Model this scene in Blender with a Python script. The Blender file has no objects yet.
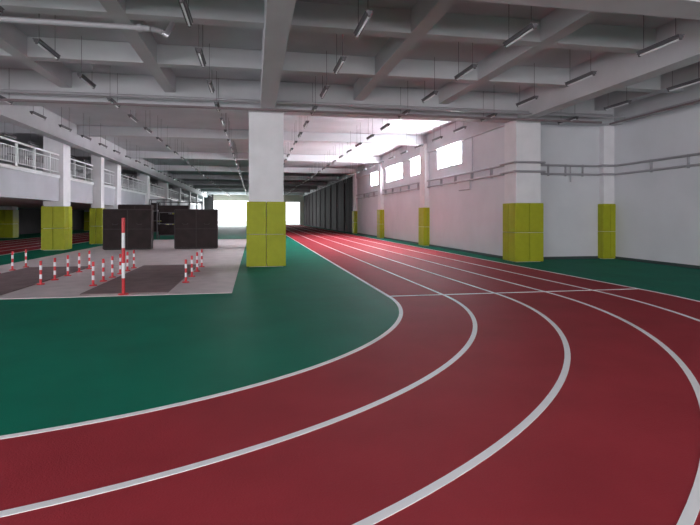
import bpy, bmesh, math
from mathutils import Vector, Matrix
S = bpy.context.scene
S.view_settings.view_transform = 'Standard'
S.view_settings.look = 'None'

# ---------------------------------------------------------------- materials
def mat(name, col, rough=0.6, noise=0.0, nscale=8.0, bump=0.0, bscale=200.0, metallic=0.0, col2=None, spec=0.5):
    m = bpy.data.materials.new(name); m.use_nodes = True
    nt = m.node_tree; b = nt.nodes['Principled BSDF']
    b.inputs['Base Color'].default_value = (*col, 1)
    b.inputs['Roughness'].default_value = rough
    b.inputs['Metallic'].default_value = metallic
    b.inputs['Specular IOR Level'].default_value = spec
    geo = nt.nodes.new('ShaderNodeNewGeometry')
    if noise > 0 or col2:
        n = nt.nodes.new('ShaderNodeTexNoise'); n.inputs['Scale'].default_value = nscale
        n.inputs['Detail'].default_value = 6
        nt.links.new(geo.outputs['Position'], n.inputs['Vector'])
        r = nt.nodes.new('ShaderNodeValToRGB')
        r.color_ramp.elements[0].position = 0.3; r.color_ramp.elements[1].position = 0.7
        c2 = col2 if col2 else tuple(c*(1-noise) for c in col)
        c1 = col if col2 else tuple(min(1, c*(1+noise)) for c in col)
        r.color_ramp.elements[0].color = (*c2, 1); r.color_ramp.elements[1].color = (*c1, 1)
        nt.links.new(n.outputs['Fac'], r.inputs['Fac'])
        nt.links.new(r.outputs['Color'], b.inputs['Base Color'])
    if bump > 0:
        n2 = nt.nodes.new('ShaderNodeTexNoise'); n2.inputs['Scale'].default_value = bscale
        nt.links.new(geo.outputs['Position'], n2.inputs['Vector'])
        bp = nt.nodes.new('ShaderNodeBump'); bp.inputs['Strength'].default_value = bump
        bp.inputs['Distance'].default_value = 0.01
        nt.links.new(n2.outputs['Fac'], bp.inputs['Height'])
        nt.links.new(bp.outputs['Normal'], b.inputs['Normal'])
    return m

def emis(name, col, s):
    m = bpy.data.materials.new(name); m.use_nodes = True
    b = m.node_tree.nodes['Principled BSDF']
    b.inputs['Base Color'].default_value = (.8, .8, .8, 1)
    b.inputs['Emission Color'].default_value = (*col, 1)
    b.inputs['Emission Strength'].default_value = s
    return m

M_red = mat('track_rubber_red', (.36, .034, .047), .7, .09, 1.3, .35, 90, spec=.10)
M_green = mat('rubber_green', (.003, .180, .112), .65, .10, 1.1, .35, 90, spec=.08)
M_line = mat('line_paint', (.96, .94, .96), .6, .03, 3)
M_conc = mat('concrete_floor', (.64, .55, .56), .6, .10, 2.5, .2, 40)
M_dark = mat('dark_rubber_mat', (.22, .155, .16), .7, .15, 3, spec=.2)
M_wall = mat('painted_plaster', (.67, .66, .70), .75, .05, .7)
M_wallu = mat('painted_column', (.78, .75, .78), .7, .05, 2)
M_ceil = mat('ceiling_paint', (.59, .58, .62), .8, .07, .8)
M_beam = mat('beam_paint', (.58, .57, .60), .8, .05, 1.2)
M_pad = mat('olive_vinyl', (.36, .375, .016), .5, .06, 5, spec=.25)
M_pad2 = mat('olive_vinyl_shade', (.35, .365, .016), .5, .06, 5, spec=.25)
M_black = mat('black_vinyl', (.030, .020, .020), .6, .25, 3, spec=.15)
M_seam = mat('black_piping', (.05, .04, .04), .5, spec=.2)
M_pipe = mat('galvanised_pipe', (.42, .40, .43), .4, metallic=.4)
M_pipeb = mat('brown_pipe', (.20, .15, .16), .5)
M_fix = mat('fixture_body', (.10, .09, .10), .5)
M_tube = mat('fixture_tube', (.75, .75, .78), .3)
M_rail = mat('white_rail_paint', (.78, .78, .80), .5)
M_mezz = mat('mezzanine_paint', (.52, .51, .56), .7, .05, 1)
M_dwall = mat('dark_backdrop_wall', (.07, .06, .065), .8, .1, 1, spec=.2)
M_brown = mat('brown_panel', (.025, .018, .020), .7, .2, 1.5, spec=.08)
M_jamb = mat('dark_jamb_paint', (.16, .14, .15), .7, .1, 1.5, spec=.1)
M_beige = mat('beige_wall', (.62, .52, .46), .7, .05, 1)
M_prd = mat('post_red', (.6, .02, .03), .4)
M_pwh = mat('post_white', (.85, .82, .85), .4)
M_base = mat('dark_baseboard', (.04, .06, .06), .6)
M_out = mat('exterior_paving', (.7, .7, .68), .8, .1, 1)
M_glow = emis('daylit_frosted_glass', (.92, .95, 1), 85.0)
M_glowb = emis('added_window_glow_back', (.96, .95, .97), 10.0)  # glow for unseen back windows, presumed and added to light the near hall
M_glowl = emis('added_window_glow_left', (.94, .94, 1), 6.5)  # glow for unseen left windows, added to light ceiling and right wall
M_frame = mat('window_frame', (.5, .5, .54), .5)

# ---------------------------------------------------------------- mesh helpers
class MB:
    def __init__(s): s.v=[]; s.f=[]; s.m=[]; s.mats=[]
    def mi(s, m):
        if m not in s.mats: s.mats.append(m)
        return s.mats.index(m)
    def box(s, x0,x1,y0,y1,z0,z1,m):
        i=len(s.v); k=s.mi(m)
        s.v += [(x0,y0,z0),(x1,y0,z0),(x1,y1,z0),(x0,y1,z0),(x0,y0,z1),(x1,y0,z1),(x1,y1,z1),(x0,y1,z1)]
        for q in ((0,3,2,1),(4,5,6,7),(0,1,5,4),(1,2,6,5),(2,3,7,6),(3,0,4,7)):
            s.f.append(tuple(i+a for a in q)); s.m.append(k)
        return s
    def cyl(s, p, q, r, m, n=10, r2=None):
        if r2 is None: r2=r
        k=s.mi(m); p=Vector(p); q=Vector(q); d=(q-p).normalized()
        a=d.orthogonal().normalized(); b=d.cross(a); i=len(s.v)
        for t in range(n):
            w=a*math.cos(2*math.pi*t/n)+b*math.sin(2*math.pi*t/n)
            s.v.append(tuple(p+w*r)); s.v.append(tuple(q+w*r2))
        for t in range(n):
            u=(t+1)%n
            s.f.append((i+2*t,i+2*u,i+2*u+1,i+2*t+1)); s.m.append(k)
        s.f.append(tuple(i+2*t for t in reversed(range(n)))); s.m.append(k)
        s.f.append(tuple(i+2*t+1 for t in range(n))); s.m.append(k)
        return s
    def path(s, pts, r, m, n=10):
        for a,b in zip(pts[:-1],pts[1:]): s.cyl(a,b,r,m,n)
        return s
    def mesh(s, name):
        me=bpy.data.meshes.new(name); me.from_pydata(s.v,[],s.f)
        for m in s.mats: me.materials.append(m)
        for p,k in zip(me.polygons,s.m): p.material_index=k
        me.update(); return me
    def obj(s, name, parent=None, bevel=0, loc=(0,0,0)):
        o=bpy.data.objects.new(name, s.mesh(name)); S.collection.objects.link(o)
        o.location=loc
        if parent: o.parent=parent
        if bevel:
            b=o.modifiers.new('bevel','BEVEL'); b.width=bevel; b.segments=2; b.limit_method='ANGLE'
        return o
def empty(name, loc=(0,0,0)):
    e=bpy.data.objects.new(name,None); e.location=loc; S.collection.objects.link(e); return e

# ---------------------------------------------------------------- floor & track
X0,X1,Y0,Y1 = -20.0,13.2,-8.0,95.0
ZC=5.9
MB().box(X0-.3,X1+.3,Y0-.3,Y1+.3,-.3,0,M_green).obj('floor')
CX,CY,R0,LW,YE = -3.3,9.8,5.93,1.13,90.0
CXL=-4.2
def band(r_in, r_out, m, name, z0, z1, parent=None, n=120):
    def pts(r):
        P=[(CX+r,YE),(CX+r,YE*.5+CY*.5)]
        for i in range(n//2+1):
            a=-math.pi*i/n
            P.append((CX+r*math.cos(a),CY+r*math.sin(a)))
        for i in range(n//2,n+1):
            a=-math.pi*i/n
            P.append((CXL+r*math.cos(a),CY+r*math.sin(a)))
        P += [(CXL-r,YE*.5+CY*.5),(CXL-r,YE)]
        return P
    I=pts(r_in);O=pts(r_out);N=len(I)
    v=[];f=[]
    for (a,b),(c,d) in zip(I,O):
        v+=[(a,b,z0),(c,d,z0),(a,b,z1),(c,d,z1)]
    for i in range(N-1):
        k=4*i;j=k+4
        f+=[(k+2,k+3,j+3,j+2),(k,j,j+1,k+1),(k,k+2,j+2,j),(k+1,j+1,j+3,k+3)]
    f+=[(0,1,3,2),(4*N-4,4*N-2,4*N-1,4*N-3)]
    me=bpy.data.meshes.new(name);me.from_pydata(v,[],f);me.materials.append(m);me.update()
    bm=bmesh.new();bm.from_mesh(me);bmesh.ops.recalc_face_normals(bm,faces=bm.faces);bm.to_mesh(me);bm.free()
    o=bpy.data.objects.new(name,me);S.collection.objects.link(o)
    if parent:o.parent=parent
    return o
trk=empty('running_track')
band(R0,R0+5*LW,M_red,'rubber_surface',0,.006,trk)
w=.032
for k in range(6):
    band(R0+k*LW-w,R0+k*LW+w,M_line,'lane_line_%d'%(k+1),.0,.010,trk)
MB().box(CX+R0,CX+R0+5*LW,CY-.03,CY+.03,.004,.011,M_line).obj('finish_line',trk)
MB().box(-8.0,-.45,10.85,36,0,.012,M_conc).obj('concrete_pad')
MB().box(-3.45,-1.75,11.1,17.2,.012,.03,M_dark).obj('floor_mat')
MB().box(-6.8,-4.98,11.1,17.2,.012,.03,M_dark).obj('floor_mat')

# ---------------------------------------------------------------- shell
def wall_windows(axis, p0,p1, a0,a1, wl, zs, zh, wallmat, name, glass, gpos, fpos, idx, nm=3):
    """wall slab between p0..p1 (thickness) running a0..a1 with window openings."""
    def B(mb, t0,t1,s0,s1,z0,z1,m):
        return mb.box(t0,t1,s0,s1,z0,z1,m) if axis=='y' else mb.box(s0,s1,t0,t1,z0,z1,m)
    mb=MB(); B(mb,p0,p1,a0,a1,0,zs,wallmat); B(mb,p0,p1,a0,a1,zh,ZC,wallmat)
    y=a0
    for a,b in wl:
        B(mb,p0,p1,y,a,zs,zh,wallmat); y=b
    B(mb,p0,p1,y,a1,zs,zh,wallmat)
    mb.obj(name)
    for i,(a,b) in enumerate(wl):
        e=empty('window_%d'%(i+idx))  # right-wall set is real; left and back sets are added unseen lights
        g=MB(); B(g,gpos,gpos+.02,a+.04,b-.04,zs+.04,zh-.04,glass); g.obj('glazing',e)
        fr=MB()
        B(fr,fpos,fpos+.08,a,b,zs,zs+.06,M_frame); B(fr,fpos,fpos+.08,a,b,zh-.06,zh,M_frame)
        n=nm if b-a>3 else 2
        for j in range(n+1):
            yy=a+(b-a-.05)*j/n; B(fr,fpos,fpos+.08,yy,yy+.05,zs+.06,zh-.06,M_frame)
        fr.obj('frame',e)
MB().box(X1,X1+.3,Y0,17.4,0,ZC,M_wall).obj('wall_right_near')
MB().box(9.8,X1,17.1,17.4,0,ZC,M_wall).obj('wall_recess')
wins=[(21.6,24.6),(26.95,29.1),(30.9,34.8),(37.2,39.6)]
wall_windows('y',9.15,9.45,17.1,45.2,wins,3.95,5.55,M_wall,'wall_right',M_glow,9.3,9.22,1)
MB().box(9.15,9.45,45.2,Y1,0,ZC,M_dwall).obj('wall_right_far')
wall_windows('y',X0-.3,X0,Y0,20,[(-6.5,-2.5),(-1.5,2.5),(3.5,7.5),(8.5,12.5),(13.5,17.5)],1.0,4.6,M_wall,'wall_left_near',M_glowl,X0-.2,X0-.12,10)  # windows here are added out of view as a light source
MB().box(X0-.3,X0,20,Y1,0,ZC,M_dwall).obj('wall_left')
wall_windows('x',Y0-.3,Y0,X0,X1,[(-18.5,-15),(-14,-10.5),(-9.5,-6),(-5,-1.5),(-.5,3),(4,7.5),(8.5,12)],1.0,4.6,M_wall,'wall_back',M_glowb,Y0-.2,Y0-.12,20)  # windows behind the camera are unseen, put in as foreground light
# dark doors along far right
n=0
yy=46.2
while yy<90:
    n+=1
    e=empty('door_%d'%n)
    d=MB(); d.box(9.02,9.15,yy,yy+3.6,0,5.3,M_brown)
    d.box(8.98,9.02,yy+.1,yy+1.75,.1,5.2,M_brown).box(8.98,9.02,yy+1.85,yy+3.5,.1,5.2,M_brown)
    d.obj('leaf',e)
    MB().box(8.97,9.15,yy+3.95,yy+4.15,0,5.3,M_jamb).obj('jamb',e)
    yy+=4.8
mb=MB()
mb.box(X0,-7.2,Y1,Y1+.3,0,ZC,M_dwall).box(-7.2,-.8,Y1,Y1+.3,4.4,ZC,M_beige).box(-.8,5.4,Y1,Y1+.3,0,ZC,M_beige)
mb.box(5.4,8.4,Y1,Y1+.3,4.2,ZC,M_beige).box(8.4,9.45,Y1,Y1+.3,0,ZC,M_beige)
mb.obj('wall_far')
MB().box(-30,30,Y1+.3,160,-.3,-.02,M_out).obj('exterior_ground')
MB().box(9.13,9.15,17.2,45,0,.1,M_base).obj('baseboard_right')
MB().box(9.8,X1,17.08,17.1,0,.1,M_base).obj('baseboard_recess')
MB().box(X1-.02,X1,Y0,17.08,0,.1,M_base).obj('baseboard_right_near')

# ceiling: slab + beams
MB().box(X0-.3,X1+.3,Y0-.3,Y1+.3,ZC,ZC+.3,M_ceil).obj('ceiling')
PX=[.42+2.95*i for i in range(-6,5)]
mb=MB()
for i,x in enumerate(PX):
    if x<X0 or x>X1-.2: continue
    prim = (i%3==0)
    hw=.22 if prim else .16; zb=4.95 if prim else 5.4
    if prim:
        mb.box(x-hw,x+hw,Y0,Y1 if x<0 or x>5 else 16.6,zb,ZC,M_beam)
        if 0<x<5: mb.box(x-hw,x+hw,16.6,Y1,5.4,ZC,M_beam)
    else:
        mb.box(x-hw,x+hw,Y0,16.6,zb,ZC,M_beam)
mb.box(X1-.35,X1,Y0,17.1,5.0,ZC,M_beam)
mb.obj('ceiling_beams_long')
mb=MB()
y=16.75-3.2*7; i=-7
while y<Y1:
    prim=(i%3==0)
    hw=.32 if prim else .16; zb=4.955 if prim else 5.405
    if prim and y>17: zb=5.45
    if prim or y<17: mb.box(X0,X1 if y<17.5 else 9.15,y-hw,y+hw,zb,ZC-.01,M_beam)
    y+=3.2; i+=1
mb.obj('ceiling_beams_cross')

# ---------------------------------------------------------------- pillars
def pads(parent,x0,x1,y0,y1,faces,H=2.05):
    t=.07; g=.012; n=0
    def panel(a0,a1,b0,b1,c0,c1,m):
        nonlocal n; n+=1
        MB().box(a0,a1,b0,b1,c0,c1,m).obj('pad_%d'%n,parent,bevel=.018)
    for (za,zb) in ((.02,H/2-g/2),(H/2+g/2,H)):
        xm=(x0+x1)/2; ym=(y0+y1)/2
        if 'f' in faces:
            panel(x0-t*('l' in faces),xm-g/2,y0-t,y0,za,zb,M_pad); panel(xm+g/2,x1+t*('r' in faces),y0-t,y0,za,zb,M_pad)
        if 'b' in faces: panel(x0,xm-g/2,y1,y1+t,za,zb,M_pad); panel(xm+g/2,x1,y1,y1+t,za,zb,M_pad)
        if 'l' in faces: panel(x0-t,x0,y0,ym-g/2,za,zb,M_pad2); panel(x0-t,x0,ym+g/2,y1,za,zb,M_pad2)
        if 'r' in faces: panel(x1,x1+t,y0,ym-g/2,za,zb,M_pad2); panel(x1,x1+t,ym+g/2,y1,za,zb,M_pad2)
def pillar(x0,x1,y0,y1,faces,top=4.95,H=2.05):
    e=empty('padded_pillar')
    MB().box(x0,x1,y0,y1,0,top,M_wallu).obj('shaft',e,bevel=.015)
    pads(e,x0,x1,y0,y1,faces,H)
for j in range(8):
    y=16.25+9.6*j
    pillar(-.16,.92,y,y+1.0,'flrb',4.95 if j==0 else 5.45)
for j in range(4):
    y=16.25+9.6*j
    pillar(8.9,9.83 if j==0 else 9.15,y,y+.85,'flr' if j==0 else 'fl',4.95 if j==0 else 5.45)
pillar(12.75,X1,16.85,17.1,'fl',5.0)
for j in range(0,8):
    y=25.9+9.6*j; pillar(-9.62,-8.75,y,y+.95,'flrb',5.45)
pillar(-9.05,-8.5,31.0,31.6,'flrb',5.9)
for j in range(0,6):
    y=31.2+9.6*j; pillar(-18.2,-17.2,y,y+.9,'fr',2.3)

# ---------------------------------------------------------------- mezzanine & railing
XM=-8.95
mz=empty('mezzanine')
MB().box(X0,XM,20,Y1,2.3,3.38,M_mezz).obj('slab',mz)
MB().box(XM-.1,XM+.06,20,Y1,3.36,3.5,M_rail).obj('edge_trim',mz)
mb=MB()
a,b=XM-.06,XM+.02
mb.box(a,b,20,Y1,4.40,4.47,M_rail).box(a+.02,b-.02,20,Y1,3.62,3.66,M_rail).box(a+.02,b-.02,20,Y1,4.22,4.25,M_rail)
y=20.0
while y<Y1-.1:
    mb.box(a,b,y,y+.08,3.5,4.40,M_rail)
    if y<60:
        for q in range(1,8): mb.box(a+.03,b-.03,y+q*.2,y+q*.2+.022,3.66,4.22,M_rail)
    y+=1.6
mb.obj('balcony_railing')

# ---------------------------------------------------------------- lights fittings (unlit)
def fixture(mb,x,y,z=4.9,near=True):
    mb.box(x-.045,x+.045,y-.53,y+.53,z,z+.045,M_fix)
    mb.box(x-.065,x+.065,y-.53,y+.53,z+.045,z+.06,M_fix)
    mb.cyl((x,y-.50,z-.02),(x,y+.50,z-.02),.018,M_tube,8)
    mb.box(x-.02,x+.02,y-.53,y-.49,z-.04,z,M_fix).box(x-.02,x+.02,y+.49,y+.53,z-.04,z,M_fix)
    for s in (-.4,.4): mb.cyl((x,y+s,z+.06),(x,y+s,ZC),.006,M_fix,6)
fm=MB(); fixture(fm,0,0); fme=fm.mesh('ceiling_light')
FX=[.38+2.95*(i+.5) for i in range(-7,4)]
for x in FX:
    if x<X0+.5 or x>X1-.5: continue
    for k in range(-1,4):
        o=bpy.data.objects.new('ceiling_light',fme); o.location=(x,8.65+2.45*k,0); S.collection.objects.link(o)
    if x>9: continue
    mb=MB()
    y=8.65+2.45*4
    while y<88:
        fixture(mb,x,y); y+=2.45
    mb.obj('ceiling_light_row')

# ---------------------------------------------------------------- pipes
MB().path([(-14,9.2,4.8),(-1.75,9.2,4.8),(-1.6,9.3,4.8),(-1.55,9.6,4.85),(-1.55,10.3,5.3)],.05,M_pipe,12).cyl((-1.95,9.2,4.8),(-1.88,9.2,4.8),.07,M_pipe,12).obj('ceiling_pipe')
MB().path([(-14,15.7,5.08),(12.2,15.7,5.08)],.045,M_pipe,12).obj('ceiling_pipe')
MB().path([(-14,15.85,4.86),(-.5,15.85,4.86),(11.9,15.85,4.86)],.04,M_pipeb,10).obj('ceiling_pipe')
MB().path([(3,15.5,4.99),(12.55,15.5,4.99)],.03,M_pipe,10).obj('ceiling_pipe')
MB().path([(12.6,6,4.95),(12.6,16.0,4.95)],.04,M_pipe,10).obj('ceiling_pipe')
MB().path([(12.35,3,4.85),(12.35,16.0,4.85)],.03,M_pipeb,10).obj('ceiling_pipe')
mb=MB()
xr=X1-.08
for z in (3.46,3.14):
    mb.path([(xr,-6,z),(xr,16.72,z),(12.62,16.72,z),(12.62,17.02,z),(9.95,17.02,z),(9.93,16.16,z),(8.8,16.16,z),(8.8,17.2,z),(9.06,17.4,z),(9.06,45,z)],.042,M_pipe,8)
mb.path([(9.06,20.4,3.14),(9.06,20.4,2.75),(9.06,21.6,2.75)],.035,M_pipe,8)
mb.path([(9.06,20.2,3.46),(9.06,20.2,4.95)],.025,M_pipe,8)
mb.path([(10.2,17.02,3.46),(10.2,17.02,5.0)],.04,M_pipe,8)
mb.path([(11.5,17.02,3.46),(11.5,17.02,2.85)],.025,M_pipe,8)
for y in [y*1.5 for y in range(-3,11)]: mb.box(X1-.09,X1,y,y+.025,3.07,3.51,M_pipe)
for x in (10.6,11.3,12.0): mb.box(x,x+.025,17.0,17.1,3.07,3.51,M_pipe)
for q in range(14): mb.box(9.03,9.15,18.5+q*1.8,18.525+q*1.8,3.07,3.51,M_pipe)
mb.obj('wall_conduit')

# ---------------------------------------------------------------- slalom posts
def post(x,y,h=.55,r=.028,bands=5,name='slalom_post',z=.012,base=.09):
    mb=MB(); mb.cyl((0,0,0),(0,0,.025),base,M_prd,16,base*.8)
    z0=.025; dz=(h-z0)/bands
    for i in range(bands):
        mb.cyl((0,0,z0+i*dz),(0,0,z0+(i+1)*dz),r,M_prd if i%2==0 else M_pwh,12)
    return mb.obj(name,loc=(x,y,z))
for y in (12.7,13.9,15.15,16.5): post(-1.6,y)
for y in (12.5,13.3,14.1,14.9,15.7,16.5): post(-3.6,y)
for y in (12.95,13.8,14.7,15.6,16.5): post(-4.86,y)
for y in (15.6,16.5,17.4): post(-6.95,y)
post(-2.6,11.0,1.55,.032,5,'marker_pole',.012,.11)

# ---------------------------------------------------------------- mats and equipment
def crash_mat(x0,x1,y,H=1.93,T=.45):
    e=empty('crash_mat')
    MB().box(x0,x1,y,y+T,.012,H,M_black).obj('foam_block',e,bevel=.04)
    mb=MB()
    for xx in (x0-.01,x1-.02): mb.box(xx,xx+.03,y-.012,y+.02,.05,H-.03,M_seam)
    for zz in (.05,H/2,H-.05): mb.box(x0,x1,y-.012,y+.015,zz,zz+.03,M_seam)
    mb.box((x0+x1)/2-.015,(x0+x1)/2+.015,y-.012,y+.015,.05,H-.03,M_seam)
    for fx in (.25,.75):
        cx=x0+(x1-x0)*fx
        mb.path([(cx-.12,y,1.25),(cx-.1,y-.05,1.2),(cx+.1,y-.05,1.2),(cx+.12,y,1.25)],.012,M_seam,6)
    mb.obj('piping_and_handles',e)
crash_mat(-6.95,-4.8,25.6)
crash_mat(-3.75,-1.75,25.6)
crash_mat(-8.1,-6.2,33.0,2.3,.8)
def rack(x0,x1,y,H):
    e=empty('equipment_rack')
    zf=.012 if y<36 else 0
    mb=MB()
    for x in (x0,x1-.06):
        for yy in (y,y+.8): mb.box(x,x+.06,yy,yy+.06,zf,H,M_fix)
    for z in (.25,H*.4,H*.7,H-.06): mb.box(x0,x1,y,y+.86,z,z+.05,M_fix)
    mb.obj('frame',e)
    mb=MB()
    mb.box(x0+.1,x1-.5,y+.1,y+.75,.3,H*.38,M_black).box(x0+.3,x1-.2,y+.1,y+.75,H*.4+.05,H*.66,M_brown).box(x0+.1,x1-.9,y+.1,y+.75,H*.7+.05,H*.9,M_black)
    mb.obj('stored_mats',e,bevel=.02)
rack(-6.6,-3.6,37.0,2.6)
rack(-8.6,-6.9,45.0,3.0)

# ---------------------------------------------------------------- world, camera
W=bpy.data.worlds.new('World'); S.world=W; W.use_nodes=True
bg=W.node_tree.nodes['Background']; bg.inputs['Color'].default_value=(.92,.95,1,1); bg.inputs['Strength'].default_value=2.2
def area(name,loc,rot,sx,sy,e,col=(1,1,1)):
    l=bpy.data.lights.new(name,'AREA'); l.shape='RECTANGLE'; l.size=sx; l.size_y=sy; l.energy=e; l.color=col
    o=bpy.data.objects.new(name,l); o.location=loc; o.rotation_euler=rot; S.collection.objects.link(o); return o
area('doorway_daylight',(-4,94.5,2.2),(math.radians(-90),0,0),6,4,2500,(.95,.97,1))
cam=bpy.data.cameras.new('camera'); co=bpy.data.objects.new('camera',cam); S.collection.objects.link(co)
co.location=(0,0,1.6); co.rotation_euler=(math.radians(90),0,-math.atan(96/510))
cam.sensor_width=36; cam.lens=510/700*36; cam.shift_y=-46.5/700; cam.clip_end=400
S.camera=co
